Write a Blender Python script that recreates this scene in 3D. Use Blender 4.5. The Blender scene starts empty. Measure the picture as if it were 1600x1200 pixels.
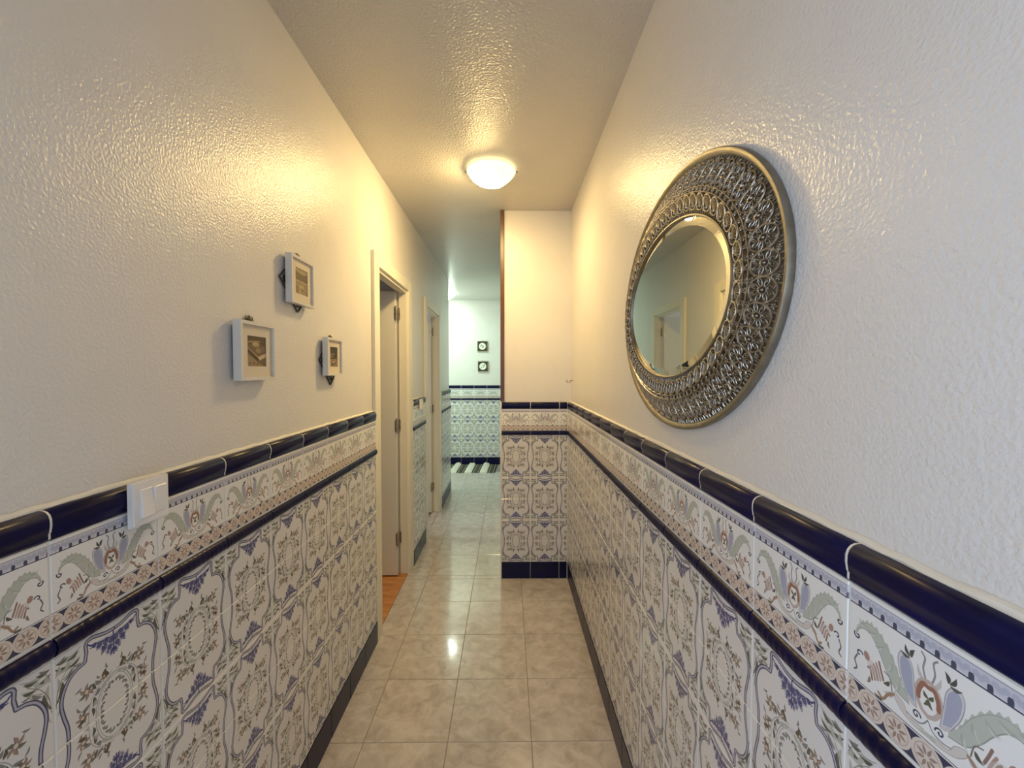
import bpy, bmesh, math, random
import numpy as np
from mathutils import Vector, Matrix
PI = math.pi
R = math.radians
random.seed(7)
S = bpy.context.scene
C = S.collection

# ------------------------------------------------------------------ measures (metres; +Y runs down the corridor)
CAM_H = 1.44
CEIL = 2.54
XL = -0.712        # plaster face, left wall
XLT = -0.692       # tile face, left wall
XR = 0.437         # plaster face, right wall
XRT = 0.4176       # tile face, right wall
YP = 2.94          # tile face of the partition end
XP = -0.044        # left edge of the partition
YEND = 5.2         # left wall ends
YF = 6.6           # tile face of the far wall
YB = -2.4          # back wall
TW, TH = 0.2, 0.1475
Z_BASE = 0.118
Z_FIELD = Z_BASE + 6 * TH       # 1.003
Z_PENCIL = Z_FIELD + 0.032
Z_BORDER = Z_PENCIL + 0.150
Z_RAIL = Z_BORDER + 0.047       # 1.232

# ------------------------------------------------------------------ camera, exposure, lights
cd = bpy.data.cameras.new('camera')
cam = bpy.data.objects.new('camera', cd)
C.objects.link(cam)
cd.sensor_width = 36
cd.lens = 668 / 1600 * 36
cd.clip_start = 0.02
cam.location = (0, 0, CAM_H)
cam.rotation_euler = (R(90 - 1.63), 0, R(-0.6))
S.camera = cam
S.view_settings.view_transform = 'Standard'
S.view_settings.look = 'None'
S.view_settings.gamma = 1
S.view_settings.use_curve_mapping = False
S.view_settings.exposure = 0.14

w = bpy.data.worlds.new('world')
S.world = w
w.use_nodes = True
w.node_tree.nodes['Background'].inputs[0].default_value = (0.75, 0.87, 1.0, 1)
w.node_tree.nodes['Background'].inputs[1].default_value = 1.0


def area(name, loc, rot, sx, sy, power, col):
    l = bpy.data.lights.new(name, 'AREA')
    l.shape = 'RECTANGLE'
    l.size, l.size_y = sx, sy
    l.energy = power
    l.color = col
    o = bpy.data.objects.new(name, l)
    C.objects.link(o)
    o.location = loc
    o.rotation_euler = rot
    return o


# daylight entering by the window behind the camera and by the open doorway behind on the left
area('daylight_window', (-0.14, YB + 0.03, 1.45), (R(90), 0, 0), 0.95, 1.5, 6, (0.80, 0.89, 1.0))
area('daylight_doorway', (-0.80, -0.85, 1.15), (R(90), 0, R(-90)), 0.8, 1.9, 28, (0.63, 0.77, 1.0))
# area lights added to stand in for daylight: two side rooms, hall beyond
area('room_one_fill', (-2.72, 2.0, 1.5), (R(90), 0, R(-90)), 1.2, 1.2, 4, (1.0, 0.93, 0.80))
area('room_two_fill', (-2.72, 3.95, 1.5), (R(90), 0, R(-90)), 0.7, 1.2, 14, (0.95, 1.0, 0.97))
area('hall_daylight', (-1.86, 5.9, 1.5), (R(90), 0, R(-90)), 1.1, 1.5, 12, (0.70, 1.0, 0.82))
LAMP_WARM = 200.0
LAMP_COOL = 115.0

# ------------------------------------------------------------------ materials


def mat(name, col=(0.8, 0.8, 0.8), rough=0.5, metal=0.0, spec=0.5, coat=0.0):
    m = bpy.data.materials.new(name)
    m.use_nodes = True
    b = m.node_tree.nodes['Principled BSDF']
    b.inputs['Base Color'].default_value = (*col, 1)
    b.inputs['Roughness'].default_value = rough
    b.inputs['Metallic'].default_value = metal
    b.inputs['Specular IOR Level'].default_value = spec
    b.inputs['Coat Weight'].default_value = coat
    return m, m.node_tree.nodes, m.node_tree.links, b


def noise(n, l, scale, detail=3, rough=0.5, coord='Object', dist=0.0, stretch=None):
    tc = n.new('ShaderNodeTexCoord')
    src = tc.outputs[coord]
    if stretch:
        mp = n.new('ShaderNodeMapping')
        mp.inputs['Scale'].default_value = stretch
        l.new(src, mp.inputs['Vector'])
        src = mp.outputs['Vector']
    t = n.new('ShaderNodeTexNoise')
    t.inputs['Scale'].default_value = scale
    t.inputs['Detail'].default_value = detail
    t.inputs['Roughness'].default_value = rough
    t.inputs['Distortion'].default_value = dist
    l.new(src, t.inputs['Vector'])
    return t


def bump(n, l, b, src, strength, distance, normal=None):
    u = n.new('ShaderNodeBump')
    u.inputs['Strength'].default_value = strength
    u.inputs['Distance'].default_value = distance
    l.new(src, u.inputs['Height'])
    if normal:
        l.new(normal, u.inputs['Normal'])
    l.new(u.outputs['Normal'], b.inputs['Normal'])
    return u.outputs['Normal']


def ramp(n, l, src, stops):
    r = n.new('ShaderNodeValToRGB')
    e = r.color_ramp.elements
    while len(e) < len(stops):
        e.new(0.5)
    for i, (p, c) in enumerate(stops):
        e[i].position = p
        e[i].color = (*c, 1)
    l.new(src, r.inputs['Fac'])
    return r


def plaster(name, col, rough, scale, strength):
    m, n, l, b = mat(name, col, rough)
    t = noise(n, l, scale, 2, 0.45, dist=0.1)
    n1 = bump(n, l, b, t.outputs['Fac'], strength, 0.004)
    t2 = noise(n, l, 4.0, 3)
    r = ramp(n, l, t2.outputs['Fac'], [(0.3, tuple(c * 0.96 for c in col)), (0.7, col)])
    l.new(r.outputs['Color'], b.inputs['Base Color'])
    bump(n, l, b, t2.outputs['Fac'], 0.25, 0.01, n1)
    return m


M = {}
M['plaster'] = plaster('textured_wall_paint', (0.76, 0.735, 0.70), 0.31, 170, 0.42)
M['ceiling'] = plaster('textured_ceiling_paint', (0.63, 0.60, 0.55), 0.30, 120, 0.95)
M['grout'] = plaster('cream_grout', (0.80, 0.77, 0.69), 0.7, 60, 0.3)


def paint_mat(name, col, rough):
    m, n, l, b = mat(name, col, rough)
    t = noise(n, l, 30, 3, stretch=(1, 1, 0.1))
    bump(n, l, b, t.outputs['Fac'], 0.06, 0.002)
    return m


M['door_paint'] = paint_mat('cream_door_paint', (0.80, 0.76, 0.64), 0.35)
M['leaf_paint'] = paint_mat('pale_door_leaf_paint', (0.74, 0.72, 0.65), 0.32)
M['white_plastic'] = paint_mat('white_plastic', (0.84, 0.82, 0.80), 0.3)
M['frame_white'] = paint_mat('white_frame_lacquer', (0.72, 0.70, 0.66), 0.4)
M['mat_card'] = paint_mat('cream_mat_card', (0.70, 0.63, 0.50), 0.8)
M['navy'], n, l, b = mat('navy_glaze', (0.006, 0.006, 0.055), 0.30, spec=0.20)
t = noise(n, l, 14, 2)
r = ramp(n, l, t.outputs['Fac'], [(0.3, (0.003, 0.003, 0.022)), (0.75, (0.006, 0.006, 0.060))])
l.new(r.outputs['Color'], b.inputs['Base Color'])
bump(n, l, b, t.outputs['Fac'], 0.08, 0.004)

# floor tile: mottled beige marble look, different on every tile
M['floor_tile'], n, l, b = mat('mottled_beige_floor_tile', (0.5, 0.45, 0.4), 0.13, spec=0.8, coat=1.0)
b.inputs['Coat Roughness'].default_value = 0.07
tc = n.new('ShaderNodeTexCoord')
oi = n.new('ShaderNodeObjectInfo')
va = n.new('ShaderNodeVectorMath')
va.operation = 'MULTIPLY_ADD'
va.inputs[1].default_value = (1, 1, 1)
cx = n.new('ShaderNodeCombineXYZ')
mu = n.new('ShaderNodeMath')
mu.operation = 'MULTIPLY'
mu.inputs[1].default_value = 37.0
l.new(oi.outputs['Random'], mu.inputs[0])
l.new(mu.outputs[0], cx.inputs[0])
l.new(mu.outputs[0], cx.inputs[1])
l.new(tc.outputs['Object'], va.inputs[0])
l.new(cx.outputs[0], va.inputs[2])
t1 = n.new('ShaderNodeTexNoise')
t1.inputs['Scale'].default_value = 15
t1.inputs['Detail'].default_value = 6
t1.inputs['Roughness'].default_value = 0.62
t1.inputs['Distortion'].default_value = 0.7
l.new(va.outputs[0], t1.inputs['Vector'])
r = ramp(n, l, t1.outputs['Fac'], [(0.30, (0.43, 0.385, 0.365)), (0.45, (0.52, 0.475, 0.455)), (0.56, (0.585, 0.545, 0.53)), (0.72, (0.66, 0.63, 0.62))])
l.new(r.outputs['Color'], b.inputs['Base Color'])
t2 = noise(n, l, 26, 2)
bump(n, l, b, t2.outputs['Fac'], 0.10, 0.002)
rr = n.new('ShaderNodeMapRange')
rr.inputs['To Min'].default_value = 0.10
rr.inputs['To Max'].default_value = 0.22
l.new(t1.outputs['Fac'], rr.inputs['Value'])
l.new(rr.outputs[0], b.inputs['Roughness'])

M['floor_grout'], *_ = mat('brown_floor_grout', (0.25, 0.22, 0.18), 0.8)


def wood(name, c0, c1, rough, stretch):
    m, n, l, b = mat(name, c0, rough)
    t = noise(n, l, 18, 5, 0.6, stretch=stretch, dist=0.6)
    r = ramp(n, l, t.outputs['Fac'], [(0.35, c0), (0.65, c1)])
    l.new(r.outputs['Color'], b.inputs['Base Color'])
    bump(n, l, b, t.outputs['Fac'], 0.1, 0.001)
    return m


M['dark_wood'] = wood('dark_brown_wood', (0.080, 0.030, 0.010), (0.13, 0.050, 0.016), 0.35, (1, 1, 0.08))
M['parquet'] = wood('orange_parquet', (0.42, 0.17, 0.055), (0.62, 0.30, 0.11), 0.3, (0.1, 1, 1))


def metal(name, c0, c1, rough, scale=60):
    m, n, l, b = mat(name, c0, rough, 1.0)
    t = noise(n, l, scale, 4)
    r = ramp(n, l, t.outputs['Fac'], [(0.35, c0), (0.65, c1)])
    l.new(r.outputs['Color'], b.inputs['Base Color'])
    rr = n.new('ShaderNodeMapRange')
    rr.inputs['To Min'].default_value = rough * 0.75
    rr.inputs['To Max'].default_value = rough * 1.3
    l.new(t.outputs['Fac'], rr.inputs['Value'])
    l.new(rr.outputs[0], b.inputs['Roughness'])
    bump(n, l, b, t.outputs['Fac'], 0.25, 0.001)
    return m


M['pewter'] = metal('antique_pewter', (0.34, 0.30, 0.235), (0.55, 0.50, 0.42), 0.36, 160)
M['pewter_dark'] = metal('pewter_ground_hole_shade', (0.12, 0.10, 0.075), (0.26, 0.22, 0.165), 0.55, 220)  # dark tone painted on the ground for the shaded holes of the openwork
M['rim'] = metal('brushed_grey_bronze_rim', (0.25, 0.225, 0.175), (0.33, 0.30, 0.24), 0.48, 40)
M['iron'] = metal('dark_wrought_iron', (0.05, 0.045, 0.035), (0.13, 0.115, 0.09), 0.5, 120)
M['nickel'] = metal('worn_brass_nickel', (0.42, 0.37, 0.27), (0.60, 0.54, 0.42), 0.3, 60)
M['mirror'], n, l, b = mat('silvered_mirror_glass', (0.74, 0.76, 0.70), 0.015, 1.0)
t = noise(n, l, 3, 2)
rr = n.new('ShaderNodeMapRange')
rr.inputs['To Min'].default_value = 0.008
rr.inputs['To Max'].default_value = 0.03
l.new(t.outputs['Fac'], rr.inputs['Value'])
l.new(rr.outputs[0], b.inputs['Roughness'])

# lamp glass: alabaster swirl that glows
def lampglass(name, col, col2, strength):
    m, n, l, b = mat(name, (0.9, 0.85, 0.7), 0.25)
    t = noise(n, l, 9, 4, dist=2.0)
    r = ramp(n, l, t.outputs['Fac'], [(0.35, col), (0.7, col2)])
    l.new(r.outputs['Color'], b.inputs['Emission Color'])
    b.inputs['Emission Strength'].default_value = strength
    return m


M['lamp_warm'] = lampglass('glowing_alabaster_glass_warm', (1.0, 0.67, 0.26), (1.0, 0.73, 0.32), LAMP_WARM)
M['lamp_cool'] = lampglass('glowing_white_glass_cool', (0.74, 1.0, 0.82), (0.80, 1.0, 0.87), LAMP_COOL)
M['lamp_warm_edge'] = lampglass('alabaster_glass_edge_warm', (1.0, 0.80, 0.40), (1.0, 0.92, 0.56), 1.45)
M['lamp_cool_edge'] = lampglass('white_glass_edge_cool', (0.80, 1.0, 0.86), (0.88, 1.0, 0.93), 14.0)
M['window_glass'], n, l, b = mat('window_glass', (0.9, 0.95, 1.0), 0.05)
b.inputs['Transmission Weight'].default_value = 1.0

# ------------------------------------------------------------------ painted decoration (drawn here, pixel by pixel)


class Canvas:
    def __init__(s, wu, hu, scale, bg):
        s.S = scale
        s.w, s.h = int(round(wu * scale)), int(round(hu * scale))
        s.a = np.empty((s.h, s.w, 3), np.float32)
        s.a[:] = bg
        s.wu = wu

    def win(s, P, pad):
        x0 = max(0, int((P[:, 0].min() - pad) * s.S) - 2)
        x1 = min(s.w, int((P[:, 0].max() + pad) * s.S) + 3)
        y0 = max(0, int((P[:, 1].min() - pad) * s.S) - 2)
        y1 = min(s.h, int((P[:, 1].max() + pad) * s.S) + 3)
        if x1 <= x0 or y1 <= y0:
            return None
        X, Y = np.meshgrid((np.arange(x0, x1) + 0.5) / s.S, (np.arange(y0, y1) + 0.5) / s.S)
        return (slice(y0, y1), slice(x0, x1)), X, Y

    def dist(s, P, X, Y):
        d = np.full(X.shape, 1e9)
        for (ax, ay), (bx, by) in zip(P[:-1], P[1:]):
            dx, dy = bx - ax, by - ay
            q = dx * dx + dy * dy + 1e-12
            t = np.clip(((X - ax) * dx + (Y - ay) * dy) / q, 0, 1)
            d = np.minimum(d, (X - ax - t * dx) ** 2 + (Y - ay - t * dy) ** 2)
        return np.sqrt(d)

    def mix(s, sl, cov, col, al):
        cov = (cov * al)[..., None]
        s.a[sl] = s.a[sl] * (1 - cov) + np.array(col, np.float32) * cov

    def stroke(s, pts, wd, col, al=1.0):
        P = np.array(pts, float)
        g = s.win(P, wd)
        if g:
            sl, X, Y = g
            s.mix(sl, np.clip((wd / 2 - s.dist(P, X, Y)) * s.S + 0.5, 0, 1), col, al)

    def fill(s, pts, col, al=1.0):
        P = np.array(pts, float)
        P = np.vstack([P, P[:1]])
        g = s.win(P, 0)
        if not g:
            return
        sl, X, Y = g
        ins = np.zeros(X.shape, bool)
        for (ax, ay), (bx, by) in zip(P[:-1], P[1:]):
            if ay != by:
                c = ((ay > Y) != (by > Y)) & (X < (bx - ax) * (Y - ay) / (by - ay) + ax)
                ins ^= c
        d = s.dist(P, X, Y) * s.S
        s.mix(sl, np.clip(np.where(ins, 0.5 + d, 0.5 - d), 0, 1), col, al)


def spline(pts, k=6):
    P = [Vector(p) for p in pts]
    P = [P[0] * 2 - P[1]] + P + [P[-1] * 2 - P[-2]]
    out = []
    for i in range(1, len(P) - 2):
        a, b_, c, d = P[i - 1], P[i], P[i + 1], P[i + 2]
        for j in range(k):
            t = j / k
            out.append(0.5 * (2 * b_ + (c - a) * t + (2 * a - 5 * b_ + 4 * c - d) * t * t + (3 * b_ - a - 3 * c + d) * t ** 3))
    out.append(P[-2])
    return [tuple(p) for p in out]


def lens(x, y, ang, ln, wd, curve=0.15, k=7):
    a = R(ang)
    up, dn = [], []
    for i in range(k + 1):
        t = i / k
        px = (t) * ln
        hw = wd * math.sin(PI * min(1, t ** 0.8)) / 2
        cy = curve * ln * math.sin(PI * t)
        up.append((px, cy + hw))
        dn.append((px, cy - hw))
    pts = up + dn[::-1]
    return [(x + p * math.cos(a) - q * math.sin(a), y + p * math.sin(a) + q * math.cos(a)) for p, q in pts]


def oval(x, y, rx, ry, rot=0, k=22):
    a = R(rot)
    return [(x + rx * math.cos(t) * math.cos(a) - ry * math.sin(t) * math.sin(a), y + rx * math.cos(t) * math.sin(a) + ry * math.sin(t) * math.cos(a)) for t in [2 * PI * i / k for i in range(k)]]


def spiral(x, y, r0, turns, a0, dirn=1, k=16):
    out = []
    for i in range(k + 1):
        t = i / k
        a = R(a0) + dirn * turns * 2 * PI * t
        rr_ = r0 * (1 - 0.85 * t)
        out.append((x + rr_ * math.cos(a), y + rr_ * math.sin(a)))
    return out


def to_image(cv, name, sat=1.0, lift=0.0):
    g_ = cv.a.mean(axis=2, keepdims=True)
    cv.a = g_ + (cv.a - g_) * sat
    cv.a = cv.a + (0.90 - cv.a) * lift
    im = bpy.data.images.new(name, cv.w, cv.h, alpha=False)
    a = np.ones((cv.h, cv.w, 4), np.float32)
    a[..., :3] = np.clip(cv.a[::-1], 0, 1)
    im.pixels.foreach_set(a.ravel())
    im.update()
    im.pack()
    return im


# --- field tiles: one motif over two tiles (top half, bottom half)
HM = 2 * TH / TW
cv = Canvas(1.0, HM, 620, (0.865, 0.855, 0.845))
DK, LV, BL = (0.25, 0.255, 0.37), (0.66, 0.66, 0.74), (0.255, 0.27, 0.50)
OL, GG, RU, GR = (0.33, 0.33, 0.26), (0.68, 0.70, 0.65), (0.58, 0.45, 0.36), (0.48, 0.48, 0.46)


def sym(fn):
    for sx in (1, -1):
        for sy in (0, 1):
            fn(lambda p, sx=sx, sy=sy: [(0.5 + sx * x, HM - y if sy else y) for x, y in p])


top_edge = spline([(0, 0.062), (0.07, 0.055), (0.14, 0.035), (0.19, 0.022), (0.235, 0.028), (0.25, 0.052)], 5)
notch = [(0.25, 0.052), (0.245, 0.12), (0.258, 0.19)]
side = spline([(0.258, 0.19), (0.33, 0.205), (0.395, 0.25), (0.44, 0.335), (0.452, 0.42), (0.435, 0.52), (0.412, 0.61), (0.405, 0.68), (0.405, HM / 2)], 6)
outl = top_edge + notch + side


def m_spandrel(T):
    rs = random.Random(3)
    for (x, y, a, ln, wd, c) in [
        (0.30, 0.05, 8, 0.13, 0.030, GG), (0.31, 0.055, 14, 0.09, 0.018, OL), (0.37, 0.085, 30, 0.11, 0.030, GG),
        (0.39, 0.05, 3, 0.09, 0.020, OL), (0.29, 0.10, 20, 0.13, 0.026, GG), (0.30, 0.12, 10, 0.09, 0.018, OL),
        (0.33, 0.15, 25, 0.12, 0.030, GG), (0.41, 0.12, -20, 0.08, 0.022, OL), (0.44, 0.22, 70, 0.15, 0.032, OL),
        (0.475, 0.17, 85, 0.12, 0.022, GG), (0.36, 0.165, 40, 0.09, 0.020, GR), (0.47, 0.33, 82, 0.14, 0.02, GG),
        (0.455, 0.09, 60, 0.07, 0.03, GG), (0.29, 0.165, -8, 0.06, 0.014, GR), (0.41, 0.03, 18, 0.07, 0.015, GR)]:
        cv.fill(T(lens(x, y, a, ln * 1.1, wd * 1.35)), c, 0.9)
    cv.stroke(T(spline([(0.49, 0.40), (0.475, 0.28), (0.42, 0.17), (0.33, 0.09)])), 0.006, GR, 0.8)
    cv.stroke(T(spline([(0.29, 0.03), (0.36, 0.06), (0.44, 0.06), (0.485, 0.13)])), 0.006, GR, 0.7)


def m_outline(T):
    cv.stroke(T(outl), 0.034, DK)
    cv.stroke(T(outl), 0.017, LV)


def m_fan(T):
    cv.fill(T([(0, 0.10), (0.10, 0.090), (0.225, 0.070), (0.15, 0.145), (0.09, 0.215), (0.03, 0.275), (0, 0.29)]), (0.42, 0.44, 0.62), 0.38)
    cv.stroke(T([(0.215, 0.080), (0.10, 0.108), (0, 0.125)]), 0.010, BL)
    for x, y, r_ in [(0.175, 0.100, 0.017), (0.128, 0.125, 0.024), (0.070, 0.130, 0.026), (0.020, 0.150, 0.024), (0.085, 0.180, 0.023), (0.036, 0.205, 0.022), (0.012, 0.245, 0.014)]:
        cv.stroke(T(spiral(x, y, r_ * 1.12, 1.6, 200)), 0.0100, BL)
        cv.fill(T(oval(x, y, r_ * 0.35, r_ * 0.35)), BL, 0.6)
        cv.fill(T(oval(x, y, r_ * 1.15, r_ * 1.15)), BL, 0.25)
    for x, y, a in [(0.15, 0.135, 60), (0.105, 0.165, 75), (0.11, 0.205, 70), (0.06, 0.235, 70), (0.03, 0.265, 80), (0.20, 0.092, 45)]:
        cv.stroke(T(spiral(x, y, 0.016, 0.9, a)), 0.008, BL)
    cv.stroke(T([(0, 0.085), (0, 0.285)]), 0.012, BL)
    cv.stroke(T([(0.215, 0.072), (0.235, 0.060)]), 0.012, BL)


def flower(T, x, y, s=1.0, a=0):
    for k in range(6):
        aa = a + k * 60
        cv.fill(T(lens(x, y, aa, 0.050 * s, 0.020 * s)), RU if k % 3 else OL, 0.75)
        cv.stroke(T([(x, y), (x + 0.045 * s * math.cos(R(aa)), y + 0.045 * s * math.sin(R(aa)))]), 0.004, (0.45, 0.33, 0.27), 0.8)
    cv.fill(T(oval(x, y, 0.011 * s, 0.011 * s)), (0.85, 0.80, 0.72))


def m_sprigs(T):
    cv.stroke(T(spline([(0.02, 0.43), (0.12, 0.46), (0.20, 0.53), (0.235, 0.62), (0.24, HM / 2)])), 0.005, GR, 0.8)
    for (x, y, a, ln, wd, c) in [
        (0.05, 0.44, -60, 0.07, 0.028, OL), (0.09, 0.445, -100, 0.075, 0.030, OL), (0.12, 0.455, -40, 0.065, 0.026, GR),
        (0.03, 0.455, 20, 0.06, 0.026, GG), (0.08, 0.47, 35, 0.07, 0.028, GG), (0.14, 0.49, 45, 0.06, 0.026, GR),
        (0.17, 0.48, -75, 0.06, 0.022, OL), (0.19, 0.54, 80, 0.07, 0.026, OL), (0.225, 0.57, 10, 0.07, 0.024, GR),
        (0.21, 0.62, 95, 0.07, 0.022, OL), (0.255, 0.645, 20, 0.08, 0.022, OL), (0.24, 0.70, 45, 0.06, 0.02, GG),
        (0.29, 0.38, 15, 0.055, 0.014, GR), (0.30, 0.58, -60, 0.06, 0.014, GR), (0.17, 0.57, 60, 0.05, 0.03, GG),
        (0.30, 0.72, -85, 0.06, 0.018, RU), (0.13, 0.41, -50, 0.045, 0.014, GR), (0.06, 0.37, -75, 0.05, 0.014, GR)]:
        cv.fill(T(lens(x, y, a, ln * 1.15, wd * 1.35)), c, 0.9)
    flower(T, 0.250, 0.450, 1.5, 20)
    flower(T, 0.290, 0.640, 1.25, 50)
    flower(T, 0.095, 0.425, 0.8, 10)
    for k in range(5):
        a = R(-78 + k * 19)
        x, y = 0.132 * math.cos(a), HM / 2 + 0.225 * math.sin(a)
        cv.fill(T(lens(x, y, math.degrees(a) + 95, 0.045, 0.028)), GR, 0.8)
        cv.fill(T(lens(x, y, math.degrees(a) + 190, 0.035, 0.02)), OL, 0.8)
    cv.fill(T([(0, 0.57)] + [(0.085 * math.sin(R(q)), HM / 2 - 0.165 * math.cos(R(q))) for q in range(0, 91, 15)] + [(0, HM / 2)]), (0.87, 0.85, 0.82), 0.8)


sym(m_spandrel)
sym(m_outline)
sym(m_fan)
for rx, ry, wd in ((0.178, 0.285, 0.008), (0.160, 0.265, 0.005)):
    e = oval(0.5, HM / 2, rx, ry, 0, 60)
    cv.stroke(e + e[:1], wd, (0.56, 0.56, 0.54), 0.8)
sym(m_sprigs)
img_field = to_image(cv, 'painted_field_tile', 0.75, 0.0)

# --- border tile
HB = 0.75
cv = Canvas(1.0, HB, 900, (0.905, 0.90, 0.88))
TEAL, SAGE, LAV, PEACH, RUST, NV = (0.20, 0.22, 0.34), (0.70, 0.725, 0.65), (0.60, 0.62, 0.74), (0.86, 0.77, 0.69), (0.65, 0.44, 0.34), (0.17, 0.17, 0.30)
cv.fill([(0, 0.030), (1, 0.030), (1, 0.100), (0, 0.100)], (0.74, 0.74, 0.82))
cv.stroke([(0, 0.030), (1, 0.030)], 0.005, (0.52, 0.52, 0.60))
for k in range(13):
    x = (k + 0.5) / 13
    for j in range(3):
        cv.fill(oval(x - 0.02 + 0.02 * j, 0.060 + 0.012 * (j % 2), 0.017, 0.015), (0.63, 0.64, 0.75), 0.8)
    cv.fill([(x + 0.026, 0.082), (x + 0.031, 0.072), (x + 0.046, 0.072), (x + 0.051, 0.082), (x + 0.051, 0.110), (x + 0.026, 0.110)], TEAL)
cv.stroke([(0, 0.108), (1, 0.108)], 0.008, TEAL)


def symx(fn):
    for sx in (1, -1):
        fn(lambda p, sx=sx: [(0.5 + sx * x, y) for x, y in p])


def b_scroll(T):
    # sage acanthus
    up = spline([(0.10, 0.43), (0.15, 0.36), (0.20, 0.27), (0.27, 0.195), (0.34, 0.165), (0.40, 0.185), (0.44, 0.235), (0.455, 0.285)], 4)
    dn = spline([(0.445, 0.29), (0.425, 0.245), (0.385, 0.225), (0.34, 0.235), (0.29, 0.29), (0.24, 0.37), (0.18, 0.435), (0.10, 0.455)], 4)
    rg = [(x, y + (0.010 if i % 2 else -0.010)) for i, (x, y) in enumerate(up)]
    cv.fill(T(rg + dn), SAGE)
    cv.stroke(T(dn), 0.005, (0.55, 0.57, 0.52))
    cv.stroke(T([(x, y + 0.012) for x, y in up[4:-6]]), 0.004, (0.60, 0.63, 0.56))
    cv.stroke(T(spiral(0.435, 0.290, 0.025, 0.8, -20)), 0.010, TEAL)
    # lavender wing
    wing = spline([(0.06, 0.44), (0.075, 0.33), (0.085, 0.25), (0.115, 0.205), (0.155, 0.205), (0.170, 0.25), (0.155, 0.33), (0.11, 0.42)], 4)
    cv.fill(T(wing), (0.80, 0.79, 0.80))
    c_ = (0.115, 0.31)
    cv.fill(T([(c_[0] + (x - c_[0]) * 0.78, c_[1] + (y - c_[1]) * 0.85) for x, y in wing]), LAV)
    cv.stroke(T(wing), 0.004, (0.52, 0.52, 0.58))
    cv.fill(T(lens(0.095, 0.20, 250, 0.055, 0.022)), (0.24, 0.25, 0.22))
    cv.fill(T(lens(0.10, 0.20, 300, 0.06, 0.020)), (0.24, 0.25, 0.22))
    cv.fill(T(lens(0.10, 0.205, -10, 0.06, 0.018)), (0.30, 0.31, 0.27))
    for (x, y, a, ln, wd) in [(0.20, 0.30, 120, 0.09, 0.02), (0.25, 0.24, 150, 0.08, 0.018), (0.30, 0.20, 170, 0.08, 0.016), (0.16, 0.38, 110, 0.08, 0.018), (0.37, 0.20, 200, 0.07, 0.014)]:
        cv.fill(T(lens(x, y, -a + 180, ln, wd)), (0.62, 0.65, 0.58), 0.7)
        cv.fill(T(lens(x + 0.012, y + 0.018, -a + 180, ln * 0.8, wd * 0.6)), (0.80, 0.82, 0.77), 0.7)
    cv.fill(T(lens(0.03, 0.50, 10, 0.12, 0.025)), (0.84, 0.80, 0.78), 0.9)
    cv.fill(T(lens(0.05, 0.44, -30, 0.07, 0.020)), (0.76, 0.72, 0.74), 0.9)
    # antenna
    cv.stroke(T(spline([(0.012, 0.27), (0.030, 0.21), (0.022, 0.155), (0.04, 0.13)])), 0.010, (0.52, 0.50, 0.52))
    cv.fill(T(lens(0.015, 0.28, -60, 0.09, 0.022)), (0.76, 0.72, 0.70))
    # heart flower
    cv.stroke(T(spline([(0.0, 0.262), (0.035, 0.275), (0.060, 0.32), (0.060, 0.37), (0.035, 0.42), (0.0, 0.44)])), 0.022, (0.76, 0.64, 0.58))
    cv.stroke(T(spline([(0.004, 0.290), (0.030, 0.290), (0.050, 0.335), (0.052, 0.37)])), 0.024, (0.64, 0.36, 0.24))
    cv.fill(T(lens(0, 0.35, 60, 0.05, 0.02)), (0.33, 0.34, 0.20))
    cv.fill(T(lens(0, 0.35, -50, 0.04, 0.02)), (0.33, 0.34, 0.20))
    # spirals and ribbon below
    cv.stroke(T(spiral(0.060, 0.475, 0.024, 1.1, 180)), 0.008, TEAL)
    cv.stroke(T(spline([(0, 0.46), (0.03, 0.50), (0.08, 0.51), (0.14, 0.495)])), 0.006, (0.45, 0.46, 0.50))
    rib = spline([(0.0, 0.545), (0.07, 0.545), (0.14, 0.525), (0.19, 0.475), (0.175, 0.455), (0.13, 0.475), (0.10, 0.52), (0.02, 0.52)], 4)
    cv.fill(T(rib), (0.83, 0.775, 0.73))
    cv.stroke(T(rib), 0.003, (0.62, 0.58, 0.55))
    cv.fill(T(oval(0.0, 0.535, 0.045, 0.012)), SAGE, 0.8)
    cv.fill(T(lens(0.19, 0.465, 30, 0.07, 0.03)), (0.74, 0.68, 0.62))
    # side flower
    cv.stroke(T(spline([(0.19, 0.47), (0.225, 0.50), (0.255, 0.545), (0.285, 0.53)])), 0.015, (0.66, 0.46, 0.31))
    cv.fill(T(lens(0.215, 0.42, 40, 0.055, 0.022)), (0.30, 0.30, 0.22))
    cv.fill(T(lens(0.255, 0.555, -5, 0.06, 0.022)), (0.34, 0.35, 0.25))
    cv.stroke(T(spline([(0.20, 0.46), (0.215, 0.40), (0.25, 0.385)])), 0.007, (0.45, 0.42, 0.36))
    for k in range(5):
        cv.stroke(T(spline([(0.255 + 0.018 * k, 0.44 + 0.012 * k), (0.270 + 0.018 * k, 0.40 + 0.008 * k), (0.285 + 0.018 * k, 0.355 + 0.02 * k)])), 0.013, (0.70, 0.50, 0.42) if k % 2 else (0.55, 0.38, 0.31))
    cv.fill(T(oval(0.315, 0.425, 0.055, 0.035, -40)), (0.80, 0.70, 0.64), 0.45)
    cv.fill(T(oval(0.368, 0.375, 0.020, 0.026, 20)), (0.68, 0.47, 0.40))
    cv.fill(T(lens(0.345, 0.48, 70, 0.05, 0.02)), (0.56, 0.44, 0.34))
    cv.stroke(T(spiral(0.420, 0.395, 0.026, 0.7, 200)), 0.009, TEAL)
    cv.stroke(T(spline([(0.435, 0.41), (0.452, 0.45), (0.437, 0.49), (0.455, 0.51)])), 0.010, (0.36, 0.36, 0.40))


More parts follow.
